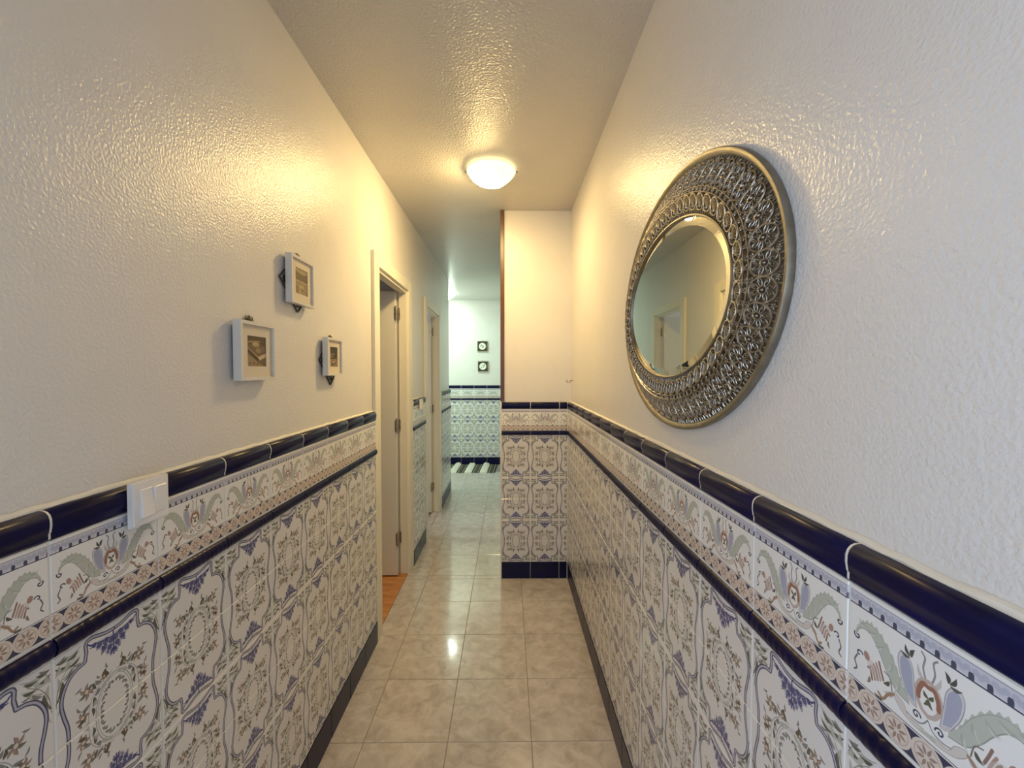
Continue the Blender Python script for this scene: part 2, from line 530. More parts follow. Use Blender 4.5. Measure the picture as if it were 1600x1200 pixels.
symx(b_scroll)
cv.stroke([(0, 0.568), (1, 0.568)], 0.006, (0.42, 0.40, 0.42))
cv.fill([(0, 0.578), (1, 0.578), (1, 0.728), (0, 0.728)], NV)
for k in range(7):
    x = k / 6
    cv.fill(oval(x, 0.653, 0.086, 0.080, 0, 36), PEACH)
    e = oval(x, 0.653, 0.066, 0.064, 0, 36)
    cv.stroke(e + e[:1], 0.004, (0.70, 0.58, 0.50))
    for j in range(8):
        a = j * 45 + 22.5
        cv.fill(lens(x + 0.012 * math.cos(R(a)), 0.653 + 0.012 * math.sin(R(a)), a, 0.050, 0.017, 0), (0.58, 0.42, 0.35), 0.85)
cv.stroke([(0, 0.731), (1, 0.731)], 0.004, (0.6, 0.6, 0.62))
img_border = to_image(cv, 'painted_border_tile', 0.66, 0.12)


# --- three little sepia photographs
def sepia(kind):
    c = Canvas(1.0, 1.45, 150, (0.42, 0.35, 0.26))
    rs = random.Random(kind)
    D, Mi, L = (0.22, 0.17, 0.11), (0.50, 0.42, 0.31), (0.78, 0.70, 0.56)
    if kind == 1:
        c.fill([(0, 0), (1, 0), (1, 0.45), (0, 0.40)], (0.33, 0.26, 0.18))
        c.fill(oval(0.35, 0.27, 0.40, 0.06, -6), (0.56, 0.48, 0.36))
        c.fill(oval(0.47, 0.40, 0.20, 0.14), (0.62, 0.53, 0.40))
        c.fill(oval(0.45, 0.36, 0.13, 0.07), (0.72, 0.63, 0.49))
        c.fill(oval(0.60, 0.68, 0.15, 0.12), (0.58, 0.49, 0.36))
        c.fill(oval(0.80, 0.62, 0.13, 0.10), (0.46, 0.38, 0.27))
        c.fill([(0, 0.55), (0.62, 1.10), (0.55, 1.20), (0, 0.72)], D)
        c.fill([(0, 0.50), (0.66, 1.02), (0.62, 1.10), (0, 0.58)], (0.60, 0.51, 0.38))
        c.fill([(0.55, 1.0), (1.0, 0.80), (1.0, 0.98), (0.66, 1.16)], L)
        c.fill([(0, 0.85), (0.55, 1.22), (0.9, 1.45), (0, 1.45)], (0.58, 0.50, 0.38))
        for k in range(5):
            c.fill(oval(0.15 + 0.2 * k, 1.32, 0.05, 0.09, 15), (0.42, 0.34, 0.24), 0.8)
    elif kind == 2:
        c.fill([(0, 0), (1, 0), (1, 0.75), (0, 0.7)], (0.62, 0.56, 0.43))
        c.fill([(0, 0.12), (0.3, 0.26), (0.7, 0.30), (1, 0.20), (1, 0.72), (0, 0.70)], (0.42, 0.37, 0.27))
        c.fill([(0, 0.68), (1, 0.72), (1, 0.78), (0, 0.73)], L)
        c.fill([(0, 0.76), (1, 0.80), (1, 1.45), (0, 1.45)], (0.58, 0.51, 0.38))
        for k in range(9):
            c.fill(oval(rs.uniform(0.1, 0.9), rs.uniform(0.85, 1.4), 0.13, 0.07, rs.uniform(0, 90)), (0.44, 0.37, 0.26) if k % 2 else (0.72, 0.65, 0.50), 0.7)
    else:
        c.fill([(0, 0), (1, 0), (1, 0.7), (0, 0.7)], (0.24, 0.21, 0.16))
        for k in range(11):
            c.fill(oval(rs.uniform(0.1, 0.9), rs.uniform(0.1, 0.75), 0.17, 0.07, rs.uniform(-30, 40)), (0.52, 0.46, 0.35) if k % 2 else (0.18, 0.15, 0.10), 0.8)
        c.fill([(0, 0.8), (1, 0.78), (1, 0.86), (0, 0.90)], D)
        c.fill([(0, 0.9), (1, 0.86), (1, 1.45), (0, 1.45)], (0.55, 0.48, 0.36))
        c.fill(oval(0.5, 1.2, 0.33, 0.12, -20), (0.33, 0.27, 0.19))
        c.fill(oval(0.55, 1.12, 0.2, 0.06, -20), (0.70, 0.62, 0.48))
    return to_image(c, 'sepia_photograph')


def img_mat(name, im, rough, coat=0.0, bumpy=True):
    m, n, l, b = mat(name, (0.8, 0.8, 0.8), rough, coat=coat)
    t = n.new('ShaderNodeTexImage')
    t.image = im
    t.interpolation = 'Cubic'
    t.extension = 'EXTEND'
    l.new(t.outputs['Color'], b.inputs['Base Color'])
    if bumpy:
        q = noise(n, l, 24, 2)
        bump(n, l, b, q.outputs['Fac'], 0.12, 0.003)
    return m


M['field'] = img_mat('glazed_field_tile', img_field, 0.17)
M['border'] = img_mat('glazed_border_tile', img_border, 0.17)
for k in (1, 2, 3):
    M['photo%d' % k] = img_mat('sepia_print', sepia(k), 0.5, bumpy=False)

# ------------------------------------------------------------------ mesh helpers


def link(name, me, parent=None, loc=(0, 0, 0), rot=(0, 0, 0)):
    o = bpy.data.objects.new(name, me)
    C.objects.link(o)
    o.parent = parent
    o.location = loc
    o.rotation_euler = rot
    return o


def done(bm, name, *ms, smooth=False):
    me = bpy.data.meshes.new(name)
    bmesh.ops.recalc_face_normals(bm, faces=bm.faces)
    bm.to_mesh(me)
    bm.free()
    for m_ in ms:
        me.materials.append(m_)
    if smooth:
        for p in me.polygons:
            p.use_smooth = True
        me.set_sharp_from_angle(angle=R(40))
    return me


def box(bm, x0, x1, y0, y1, z0, z1, mi=0):
    vs = [bm.verts.new(p) for p in ((x0, y0, z0), (x1, y0, z0), (x1, y1, z0), (x0, y1, z0), (x0, y0, z1), (x1, y0, z1), (x1, y1, z1), (x0, y1, z1))]
    fs = [bm.faces.new([vs[i] for i in q]) for q in ((0, 3, 2, 1), (4, 5, 6, 7), (0, 1, 5, 4), (1, 2, 6, 5), (2, 3, 7, 6), (3, 0, 4, 7))]
    for f in fs:
        f.material_index = mi
    return fs


def bevel(bm, wd, seg=1):
    bmesh.ops.bevel(bm, geom=list(bm.edges), offset=wd, segments=seg, affect='EDGES', profile=0.7)


def tube(bm, pts, rad, k=6, closed=False, sx=1.0):
    P = [Vector(p) for p in pts]
    N = len(P)
    rings = []
    up = Vector((0, 1, 0))
    for i, p in enumerate(P):
        if closed:
            d = P[(i + 1) % N] - P[i - 1]
        else:
            d = P[min(i + 1, N - 1)] - P[max(i - 1, 0)]
        d.normalize()
        s = d.cross(up)
        if s.length < 1e-4:
            s = d.cross(Vector((1, 0, 0)))
        s.normalize()
        t_ = s.cross(d).normalized()
        r_ = rad[i] if isinstance(rad, (list, tuple)) else rad
        rings.append([bm.verts.new(p + (s * math.cos(2 * PI * j / k) + t_ * math.sin(2 * PI * j / k)) * r_) for j in range(k)])
    for i in range(N if closed else N - 1):
        a, b_ = rings[i], rings[(i + 1) % N]
        for j in range(k):
            bm.faces.new((a[j], a[(j + 1) % k], b_[(j + 1) % k], b_[j]))
    if not closed:
        bm.faces.new(rings[0][::-1])
        bm.faces.new(rings[-1])


def lathe(bm, prof, k=40, cap=False):
    rings = []
    for r_, z in prof:
        rings.append([bm.verts.new((r_ * math.cos(2 * PI * j / k), r_ * math.sin(2 * PI * j / k), z)) for j in range(k)] if r_ > 1e-5 else [bm.verts.new((0, 0, z))])
    for a, b_ in zip(rings[:-1], rings[1:]):
        for j in range(k):
            j2 = (j + 1) % k
            if len(a) == 1 and len(b_) > 1:
                bm.faces.new((a[0], b_[j], b_[j2]))
            elif len(b_) == 1 and len(a) > 1:
                bm.faces.new((a[j], b_[0], a[j2]))
            elif len(a) > 1:
                bm.faces.new((a[j], b_[j], b_[j2], a[j2]))


def dome(bm, x, y, z, rx, ry, rz, rot=0.0, k=8, h=3):
    """little blob facing -y"""
    c_, s_ = math.cos(rot), math.sin(rot)
    rings = []
    for i in range(h + 1):
        a = PI / 2 * i / h
        if i == h:
            rings.append([bm.verts.new((x, y - ry, z))])
        else:
            rings.append([bm.verts.new((x + (rx * math.cos(q) * c_ - rz * math.sin(q) * s_) * math.cos(a), y - ry * math.sin(a), z + (rx * math.cos(q) * s_ + rz * math.sin(q) * c_) * math.cos(a))) for q in [2 * PI * j / k for j in range(k)]])
    for a, b_ in zip(rings[:-1], rings[1:]):
        for j in range(k):
            if len(b_) == 1:
                bm.faces.new((a[j], a[(j + 1) % k], b_[0]))
            else:
                bm.faces.new((a[j], a[(j + 1) % k], b_[(j + 1) % k], b_[j]))


def info(o, label=None, cat=None, group=None, kind=None):
    if label:
        o['label'] = label
    if cat:
        o['category'] = cat
    if group:
        o['group'] = group
    if kind:
        o['kind'] = kind
    return o


def empty(name, loc=(0, 0, 0), rotz=0.0):
    o = bpy.data.objects.new(name, None)
    C.objects.link(o)
    o.empty_display_size = 0.05
    o.location = loc
    o.rotation_euler = (0, 0, rotz)
    return o


# ------------------------------------------------------------------ the shell
D1 = (2.325, 3.055)     # rough openings in the left wall
D2 = (3.715, 4.405)
DH = 2.03
WT = 0.062              # wall thickness

bm = bmesh.new()
poly = [(YB, 0), (-1.30, 0), (-1.30, 2.1), (-0.40, 2.1), (-0.40, 0), (D1[0], 0), (D1[0], DH), (D1[1], DH), (D1[1], 0), (D2[0], 0), (D2[0], DH), (D2[1], DH), (D2[1], 0), (YEND, 0), (YEND, CEIL), (YB, CEIL)]
fa = bm.faces.new([bm.verts.new((XL, y, z)) for y, z in poly])
ex = bmesh.ops.extrude_face_region(bm, geom=[fa])
bmesh.ops.translate(bm, verts=[v for v in ex['geom'] if isinstance(v, bmesh.types.BMVert)], vec=(-WT, 0, 0))
wall_left = info(link('wall_left', done(bm, 'wall_left', M['plaster'])), 'cream textured plaster wall with tiled lower half and two doorways, left of the corridor', 'wall', kind='structure')


def slab(name, x0, x1, y0, y1, z0, z1, m_, label, cat='wall'):
    bm = bmesh.new()
    box(bm, x0, x1, y0, y1, z0, z1)
    return info(link(name, done(bm, name, m_)), label, cat, kind='structure')


wall_right = slab('wall_right', XR, XR + 0.12, YB, YP + 0.13, 0, CEIL, M['plaster'], 'white textured plaster wall with tiled lower half, right of the corridor')
wall_partition = slab('wall_partition', XP + 0.006, XR, YP + 0.012, YF + 0.012, 0, CEIL, M['plaster'], 'narrow cream wall end that juts into the corridor below the ceiling lamp')
wall_far = slab('wall_far', -2.0, XP + 0.006, YF + 0.012, YF + 0.13, 0, CEIL, M['plaster'], 'pale green-lit wall closing the far end of the corridor')
slab('wall_hall_left', -2.12, -2.0, YEND, YF + 0.13, 0, CEIL, M['plaster'], 'side wall of the far hall hidden behind the left wall')
# rooms behind the left wall
slab('wall_rooms_outer', -2.92, -2.80, -1.6, 5.20, 0, CEIL, M['plaster'], 'outer wall of the side rooms')
for k, (y0, y1) in enumerate(((-1.6, -1.5), (0.0, 0.10), (3.20, 3.28), (YEND - 0.10, YEND))):
    slab('wall_room_%s' % 'abcd'[k], -2.80, XL - WT, y0, y1, 0, CEIL, M['plaster'], 'partition between the side rooms, number %d from the entrance' % (k + 1))

# back wall with a window
bm = bmesh.new()
for q in ((XL - WT, -0.62, 0, CEIL), (0.34, XR + 0.12, 0, CEIL), (-0.62, 0.34, 0, 0.7), (-0.62, 0.34, 2.2, CEIL)):
    box(bm, q[0], q[1], YB - 0.14, YB - 0.02, q[2], q[3])
wall_back = info(link('wall_back', done(bm, 'wall_back', M['plaster'])), 'plaster wall with a window behind the viewer', 'wall', kind='structure')
win = info(empty('window_1', (-0.14, YB - 0.08, 0.7)), 'white framed window behind the viewer', 'window', kind='structure')
bm = bmesh.new()
for q in ((-0.48, -0.43, 0, 1.5), (0.43, 0.48, 0, 1.5), (-0.43, 0.43, 0, 0.05), (-0.43, 0.43, 1.45, 1.5), (-0.02, 0.02, 0.05, 1.45)):
    box(bm, q[0], q[1], -0.03, 0.03, q[2], q[3])
link('window_frame', done(bm, 'window_frame', M['white_plastic']), win)
bm = bmesh.new()
box(bm, -0.43, 0.43, -0.004, 0.004, 0.05, 1.45)
link('pane', done(bm, 'pane', M['window_glass']), win)

bm = bmesh.new()
box(bm, -2.92, XR + 0.12, YB - 0.14, YF + 0.13, CEIL, CEIL + 0.1)
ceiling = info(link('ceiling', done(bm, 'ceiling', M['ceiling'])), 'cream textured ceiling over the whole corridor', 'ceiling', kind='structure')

# ------------------------------------------------------------------ floors
GZ = -0.0015
bm = bmesh.new()
box(bm, -0.772, XR + 0.12, YB - 0.14, YP + 0.05, -0.12, GZ)
box(bm, -0.76, 0.0, YP + 0.05, YF + 0.13, -0.12, GZ)
box(bm, -2.12, -0.76, YEND, YF + 0.13, -0.12, GZ)
floor = info(link('floor', done(bm, 'floor', M['floor_grout'])), 'shiny mottled beige tile floor running down the corridor', 'floor', kind='structure')
PX, PY, GJ = 0.3265, 0.3405, 0.0013
floor_cache = {}


def floor_tile(x0, x1, y0, y1):
    wx, wy = x1 - x0, y1 - y0
    if wx < 0.012 or wy < 0.012:
        return
    key = (round(wx, 4), round(wy, 4))
    if key not in floor_cache:
        bm = bmesh.new()
        box(bm, -wx / 2 + GJ, wx / 2 - GJ, -wy / 2 + GJ, wy / 2 - GJ, -0.009, 0)
        bmesh.ops.bevel(bm, geom=[e for e in bm.edges if all(v.co.z > -0.001 for v in e.verts)], offset=0.0008, segments=1, affect='EDGES')
        floor_cache[key] = done(bm, 'tile', M['floor_tile'])
    link('tile', floor_cache[key], floor, ((x0 + x1) / 2, (y0 + y1) / 2, 0))


for zx0, zx1, zy0, zy1 in ((XL, XR - 0.003, YB, YP), (XL, XP, YP, YEND), (-2.0, XP, YEND, YF)):
    i0 = int(math.floor((zx0 + 0.56) / PX)) - 1
    j0 = int(math.floor((zy0 - 1.626) / PY)) - 1
    for i in range(i0, i0 + 10):
        for j in range(j0, j0 + 22):
            a0, a1 = max(zx0, -0.56 + i * PX), min(zx1, -0.56 + (i + 1) * PX)
            b0, b1 = max(zy0, 1.626 + j * PY), min(zy1, 1.626 + (j + 1) * PY)
            if a1 > a0 and b1 > b0:
                floor_tile(a0, a1, b0, b1)

bm = bmesh.new()
box(bm, -2.92, -0.76, -1.6, YEND, -0.12, -0.012)
parq = info(link('floor_parquet', done(bm, 'floor_parquet', M['floor_grout'])), 'orange wood parquet floor seen through the nearer doorway', 'floor', kind='structure')
pk = []
for k in range(3):
    bm = bmesh.new()
    box(bm, -0.299, 0.299, -0.0342, 0.0342, -0.011, 0.0)
    pk.append(done(bm, 'plank', M['parquet']))
for j in range(13):
    for i in range(3):
        x = -1.06 - 0.6 * i - (0.0 if j % 2 else 0.3)
        link('plank', pk[(i + j) % 3], parq, (x, 2.36 + 0.07 * j, -0.001), (0, 0, 0))
    if j % 2 == 0:
        if 'half' not in floor_cache:
            bm = bmesh.new()
            box(bm, -0.149, 0.149, -0.0342, 0.0342, -0.011, 0.0)
            floor_cache['half'] = done(bm, 'plank', M['parquet'])
        link('plank', floor_cache['half'], parq, (-0.91, 2.36 + 0.07 * j, -0.001))

# ------------------------------------------------------------------ wall tiles
GJ2 = 0.0014      # half joint
tcache = {}


def tile_mesh(kind, wd, ht, u0, u1, v0, v1):
    key = (kind, round(wd, 4), round(ht, 4), round(u0, 3), round(u1, 3), round(v0, 3))
    if key in tcache:
        return tcache[key]
    bm = bmesh.new()
    hw, hh = wd / 2 - GJ2, ht / 2 - GJ2
    T0, e = 0.0, 0.0012
    f = bm.faces.new([bm.verts.new(p) for p in ((-hw + e, T0, -hh + e), (hw - e, T0, -hh + e), (hw - e, T0, hh - e), (-hw + e, T0, hh - e))])
    fr = list(f.verts)
    r1 = [bm.verts.new(p) for p in ((-hw, T0 + e, -hh), (hw, T0 + e, -hh), (hw, T0 + e, hh), (-hw, T0 + e, hh))]
    r2 = [bm.verts.new((v.co.x, T0 + 0.008, v.co.z)) for v in r1]
    for a, b_ in ((fr, r1), (r1, r2)):
        for j in range(4):
            bm.faces.new((a[j], b_[j], b_[(j + 1) % 4], a[(j + 1) % 4]))
    bm.faces.new(r2)
    uv = bm.loops.layers.uv.new('uv')
    for fc in bm.faces:
        for lp in fc.loops:
            p = lp.vert.co
            lp[uv].uv = (u0 + (u1 - u0) * (p.x + hw) / (2 * hw), v0 + (v1 - v0) * (p.z + hh) / (2 * hh))
    tcache[key] = done(bm, kind, M['field'] if kind == 'tile' else M['border'] if kind == 'border_tile' else M['navy'])
    return tcache[key]


def profile_mesh(kind, wd, prof, zlo, seed=0):
    """long trim piece: profile (out, z) swept along x"""
    key = (kind, round(wd, 4), seed)
    if key in tcache:
        return tcache[key]
    bm = bmesh.new()
    hw = wd / 2 - GJ2
    if kind == 'pencil_tile':
        n_x = max(4, int(round(wd / 0.2 * 42)))
        rings = []
        for i in range(n_x + 1):
            x = -hw + 2 * hw * i / n_x
            ring = []
            for j in range(7):
                a = PI * j / 6
                z = 0.015 * -math.cos(a)
                o = 0.010 * math.sin(a)
                ph = (x / 0.0145 + j * 0.14) % 1.0
                o *= 1.0 - 0.30 * (1 - abs(math.sin(PI * ph))) ** 2 if 0 < j < 6 else 1
                ring.append(bm.verts.new((x, -o + 0.001, z)))
            rings.append(ring)
        for a, b_ in zip(rings[:-1], rings[1:]):
            for j in range(6):
                bm.faces.new((a[j], b_[j], b_[j + 1], a[j + 1]))
        bm.faces.new(rings[0])
        bm.faces.new(rings[-1][::-1])
    else:
        ends = []
        for x, ins in ((-hw, 0.0012), (-hw + 0.0012, 0), (hw - 0.0012, 0), (hw, 0.0012)):
            ends.append([bm.verts.new((x, -max(o - ins, -0.017), z)) for o, z in prof])
        for a, b_ in zip(ends[:-1], ends[1:]):
            for j in range(len(prof)):
                j2 = (j + 1) % len(prof)
                bm.faces.new((a[j], b_[j], b_[j2], a[j2]))
        bm.faces.new(ends[0])
        bm.faces.new(ends[-1][::-1])
    tcache[key] = done(bm, kind, M['navy'], smooth=True)
    return tcache[key]


RAIL = [(-0.017, -0.0225), (0.0005, -0.0225), (0.0022, -0.0205), (0.0022, -0.0125), (0.0036, -0.0105), (0.0052, 0.000), (0.0050, 0.009), (0.0030, 0.0155), (-0.0010, 0.0200), (-0.0065, 0.0224), (-0.017, 0.0228)]


def tile_run(wall, origin, rotz, segs, bed, caulk=True):
    """segs: list of (s0, s1, u0, u1) along local x; origin = point on the tile face at floor level"""
    Rm = Matrix.Rotation(rotz, 4, 'Z')

    def put(name, me, s, z, out=0.0):
        v = Rm @ Vector((s, -out, z))
        return link(name, me, wall, (origin[0] + v.x, origin[1] + v.y, v.z), (0, 0, rotz))
    for s0, s1, u0, u1 in segs:
        s, wd = (s0 + s1) / 2, s1 - s0
        put('base_tile', tile_mesh('base_tile', wd, Z_BASE, 0, 1, 0, 1), s, Z_BASE / 2 + 0.0005, 0.002)
        for r_ in range(6):
            top = (r_ % 2 == 1)
            put('tile', tile_mesh('tile', wd, TH, u0, u1, 0.5 if top else 0.0, 1.0 if top else 0.5), s, Z_BASE + (r_ + 0.5) * TH)
        put('pencil_tile', profile_mesh('pencil_tile', wd, None, 0), s, (Z_FIELD + Z_PENCIL) / 2)
        put('border_tile', tile_mesh('border_tile', wd, Z_BORDER - Z_PENCIL, u0, u1, 0, 1), s, (Z_BORDER + Z_PENCIL) / 2)
        put('rail_tile', profile_mesh('rail_tile', wd, RAIL, 0), s, (Z_BORDER + Z_RAIL) / 2)
    # mortar bed filling the joints, and the wavy caulk bead on top of the rail
    for b0, b1 in bed:
        bm = bmesh.new()
        box(bm, b0, b1, 0.0013, 0.0185, 0.0, Z_BORDER - 0.001)
        box(bm, b0, b1, 0.0075, 0.0185, Z_BORDER - 0.001, Z_RAIL - 0.0035)
        put('grout', done(bm, 'grout', M['grout']), 0, 0)
        bm = bmesh.new()
        for jx in sorted({q for sg_ in segs for q in sg_[:2] if b0 - 0.001 <= q <= b1 + 0.001}):
            a = [bm.verts.new((jx - 0.0017, -min(o - 0.0007, 0.02), z)) for o, z in RAIL]
            b_ = [bm.verts.new((jx + 0.0017, v.co.y, v.co.z)) for v in a]
            for j in range(len(a)):
                bm.faces.new((a[j], b_[j], b_[(j + 1) % len(a)], a[(j + 1) % len(a)]))
            bm.faces.new(a)
            bm.faces.new(b_[::-1])
        put('joint_grout', done(bm, 'joint_grout', M['grout']), 0, (Z_BORDER + Z_RAIL) / 2)
        rs = random.Random(int(b1 * 100) + 5)
        bm = bmesh.new()
        rings = []
        kx = max(2, int((b1 - b0) / 0.025))
        for i in range(kx + 1):
            x = b0 + (b1 - b0) * i / kx
            q = rs.uniform(-0.0016, 0.0016)
            rings.append([bm.verts.new((x, y, z + Z_RAIL)) for y, z in ((0.0190, -0.003), (0.0120, -0.002), (0.0115 + q, 0.0012 + q * 0.5), (0.0140, 0.0040 + q), (0.0190, 0.0062 + q))])
        for a, b_ in zip(rings[:-1], rings[1:]):
            for j in range(5):
                bm.faces.new((a[j], b_[j], b_[(j + 1) % 5], a[(j + 1) % 5]))
        bm.faces.new(rings[0])
        bm.faces.new(rings[-1][::-1])
        put('caulk_bead', done(bm, 'caulk_bead', M['grout'], smooth=True), 0, 0)


def cells(lo, hi, phase):
    out = []
    k = math.floor((lo - phase) / TW)
    while phase + k * TW < hi - 1e-6:
        a, b_ = max(lo, phase + k * TW), min(hi, phase + (k + 1) * TW)
        if b_ - a > 0.012:
            u0, u1 = (a - phase) / TW - k, (b_ - phase) / TW - k
            out.append((a, b_, u0, u1))
        k += 1
    return out


# left wall: local x runs +Y
sw_y0, sw_y1 = 0.772, 0.852
tile_run(wall_left, (XLT, 0, 0), R(90), cells(-0.34, 2.247, 0.645), [(-0.34, 2.249)])
tile_run(wall_left, (XLT, 0, 0), R(90), cells(3.135, 3.60, 3.155), [(3.135, 3.60)])
tile_run(wall_left, (XLT, 0, 0), R(90), cells(4.50, YEND, 4.44), [(4.50, YEND)])
# right wall: local x runs -Y, so s = -y
tile_run(wall_right, (XRT, 0, 0), R(-90), cells(-(YP - 0.004), 0.6, -0.511), [(-(YP + 0.0), 0.6)])
# partition end and far wall
tile_run(wall_partition, (0, YP, 0), 0, cells(XP + 0.002, XRT - 0.004, XP + 0.002), [(XP - 0.001, XRT)])
tile_run(wall_far, (0, YF, 0), 0, cells(-1.9, XP, -0.118), [(-1.9, XP)])
bm = bmesh.new()
box(bm, XP - 0.005, XP + 0.0008, YP - 0.003, YP + 0.0105, 0, Z_RAIL + 0.004)
link('corner_bead', done(bm, 'corner_bead', M['grout']), wall_partition)

# dark wooden upright on the partition's left edge
bm = bmesh.new()
box(bm, -0.0485, -0.0225, YP - 0.006, YP + 0.012, Z_RAIL + 0.006, CEIL - 0.001)
box(bm, -0.0485, XP + 0.006, YP + 0.012, YP + 0.10, Z_RAIL + 0.006, CEIL - 0.001)
bevel(bm, 0.0015)
info(link('trim_1', done(bm, 'trim_1', M['dark_wood'])), 'dark brown wooden upright on the left edge of the jutting wall end', 'trim', kind='structure')

# ------------------------------------------------------------------ doors


def door(name, y0, y1, label):
    """frame with open leaf; y0,y1 rough opening"""
    d = info(empty(name, (XL, (y0 + y1) / 2, 0)), label, 'door', kind='structure')
    cy = (y0 + y1) / 2
    J = 0.025
    H = DH - J
    CW, CF = 0.092, 0.018    # casing width, projection from plaster
    bm = bmesh.new()
    for a, b_ in ((y0, y0 + J), (y1 - J, y1)):
        box(bm, -WT - 0.004, 0.004, a - cy + (0.0005 if a == y0 else 0), b_ - cy - (0 if a == y0 else 0.0005), 0, DH - J)
    box(bm, -WT - 0.004, 0.004, y0 - cy + 0.0005, y1 - cy - 0.0005, DH - J, DH - 0.0005)
    link('jamb', done(bm, 'jamb', M['door_paint']), d)
    # rebate strips
    bm = bmesh.new()
    for a, b_ in ((y0 + J, y0 + J + 0.012), (y1 - J - 0.012, y1 - J)):
        box(bm, -0.050, 0.002, a - cy, b_ - cy, 0, H - 0.012)
    box(bm, -0.050, 0.002, y0 + J - cy, y1 - J - cy, H - 0.012, H)
    link('door_stop', done(bm, 'door_stop', M['door_paint']), d)
    for a, b_ in ((y0 + J - CW - 0.005, y0 + J - 0.006), (y1 - J + 0.006, y1 - J + CW + 0.005)):
        bm = bmesh.new()
        box(bm, 0.0, CF, a - cy, b_ - cy, 0, DH + 0.048)
        bevel(bm, 0.003, 2)
        link('casing', done(bm, 'casing', M['door_paint'], smooth=True), d)
    bm = bmesh.new()
    box(bm, 0.0, CF - 0.001, y0 + J - 0.006 - cy, y1 - J + 0.006 - cy, H + 0.006, DH + 0.048)
    bevel(bm, 0.003, 2)
    link('casing', done(bm, 'casing', M['door_paint'], smooth=True), d)
    # leaf, swung 90 degrees into the room, hinged on the far jamb
    hy = y1 - J - 0.018 - cy
    LW = (y1 - y0) - 2 * J - 0.01
    bm = bmesh.new()
    box(bm, -0.062 - LW, -0.062, hy - 0.035, hy, 0.008, H - 0.010)
    bevel(bm, 0.002)
    leaf = link('door_leaf', done(bm, 'door_leaf', M['leaf_paint']), d)
    bm = bmesh.new()
    lathe(bm, [(0.0, 0.0), (0.024, 0.0), (0.024, 0.006), (0.009, 0.009), (0.009, 0.045), (0.0, 0.047)], 20)
    hx = -0.062 - LW + 0.06
    for v in bm.verts:
        v.co = Vector((hx + v.co.x, hy - 0.035 - v.co.z, 1.02 + v.co.y))
    box(bm, hx - 0.008, hx + 0.115, hy - 0.088, hy - 0.076, 1.012, 1.028)
    link('door_handle', done(bm, 'door_handle', M['nickel'], smooth=True), leaf)
    for hz in (0.265, 1.065, 1.845):
        bm = bmesh.new()
        tube(bm, [(-0.057, hy - 0.040, hz - 0.05), (-0.057, hy - 0.040, hz + 0.05)], 0.0065, 10)
        for q in (-0.025, 0.025):
            tube(bm, [(-0.057, hy - 0.040, hz + q - 0.002), (-0.057, hy - 0.040, hz + q + 0.002)], 0.0078, 10)
        box(bm, -0.057, -0.042, hy - 0.003 + 0.003, hy + 0.0005 + 0.003, hz - 0.040, hz + 0.040)
        box(bm, -0.071, -0.060, hy - 0.0385, hy - 0.0345, hz - 0.040, hz + 0.040)
        tube(bm, [(-0.057, hy - 0.04, hz + 0.05), (-0.057, hy - 0.04, hz + 0.058)], [0.004, 0.002], 8)
        link('hinge', done(bm, 'hinge', M['nickel'], smooth=True), d)
    bm = bmesh.new()
    box(bm, -WT + 0.0005, -0.0005, y0 - cy + 0.0265, y1 - cy - 0.0265, -0.011, 0.003)
    link('threshold', done(bm, 'threshold', M['parquet'] if name == 'door_1' else M['floor_tile']), d)
    return d


door('door_1', D1[0], D1[1], 'cream door frame with pale leaf swung inward, nearer doorway in the left wall')
door('door_2', D2[0], D2[1], 'cream door frame with white leaf swung inward, farther doorway in the left wall')

# ------------------------------------------------------------------ ceiling lamps


def ceiling_lamp(loc, r_, glow, label):
    L = info(empty('ceiling_lamp', loc), label, 'lamp')
    bm = bmesh.new()
    lathe(bm, [(0.0, 0.0), (0.055, 0.0), (0.055, -0.012), (0.03, -0.020), (0.008, -0.022), (0.008, -0.05), (0, -0.05)], 28)
    link('ceiling_plate', done(bm, 'ceiling_plate', M['nickel'], smooth=True), L)
    bm = bmesh.new()
    prof = []
    for i in range(10):
        t = i / 9
        prof.append((r_ * t, -0.090 + 0.070 * t ** 2.7))
    prof += [(r_ * 1.0, -0.017), (r_ * 0.99, -0.016)]
    for i in range(9, -1, -1):
        t = i / 9
        prof.append((r_ * 0.985 * t, -0.086 + 0.070 * t ** 2.7))
    lathe(bm, prof, 56)
    for f_ in bm.faces:      # brightest where the bulb sits behind the glass
        c_ = f_.calc_center_median()
        low = c_.z < -0.090 + 0.070 * (math.hypot(c_.x, c_.y) / r_) ** 2.7 + 0.002
        f_.material_index = 0 if low and math.hypot(c_.x + 0.022, c_.y) < 0.70 * r_ else 1
    link('glass_bowl', done(bm, 'glass_bowl', glow, M['lamp_warm_edge' if glow is M['lamp_warm'] else 'lamp_cool_edge'], smooth=True), L)
    bm = bmesh.new()
    lathe(bm, [(0.0, -0.024), (r_ * 0.50, -0.024), (r_ * 0.66, -0.014), (r_ * 0.72, -0.0005)], 48)
    link('glow_shield_pan', done(bm, 'glow_shield_pan', M['white_plastic'], smooth=True), L)  # pan added to keep the bowl's upward glow off the ceiling
    for k in range(3):
        a = R(5 + 120 * k) if k else R(0)
        a = [R(2), R(178), R(92)][k]
        c_, s_ = math.cos(a), math.sin(a)
        bm = bmesh.new()
        P = [(0.05, -0.008), (r_ * 0.6, -0.010), (r_ + 0.004, -0.010), (r_ + 0.0045, -0.022), (r_ - 0.006, -0.032)]
        tube(bm, [(p * c_, p * s_, z) for p, z in P], 0.0028, 6)
        tube(bm, [((r_ + 0.001) * c_, (r_ + 0.001) * s_, -0.016), ((r_ + 0.012) * c_, (r_ + 0.012) * s_, -0.016)], 0.0065, 10)
        link('clip', done(bm, 'clip', M['nickel'], smooth=True), L)
    return L


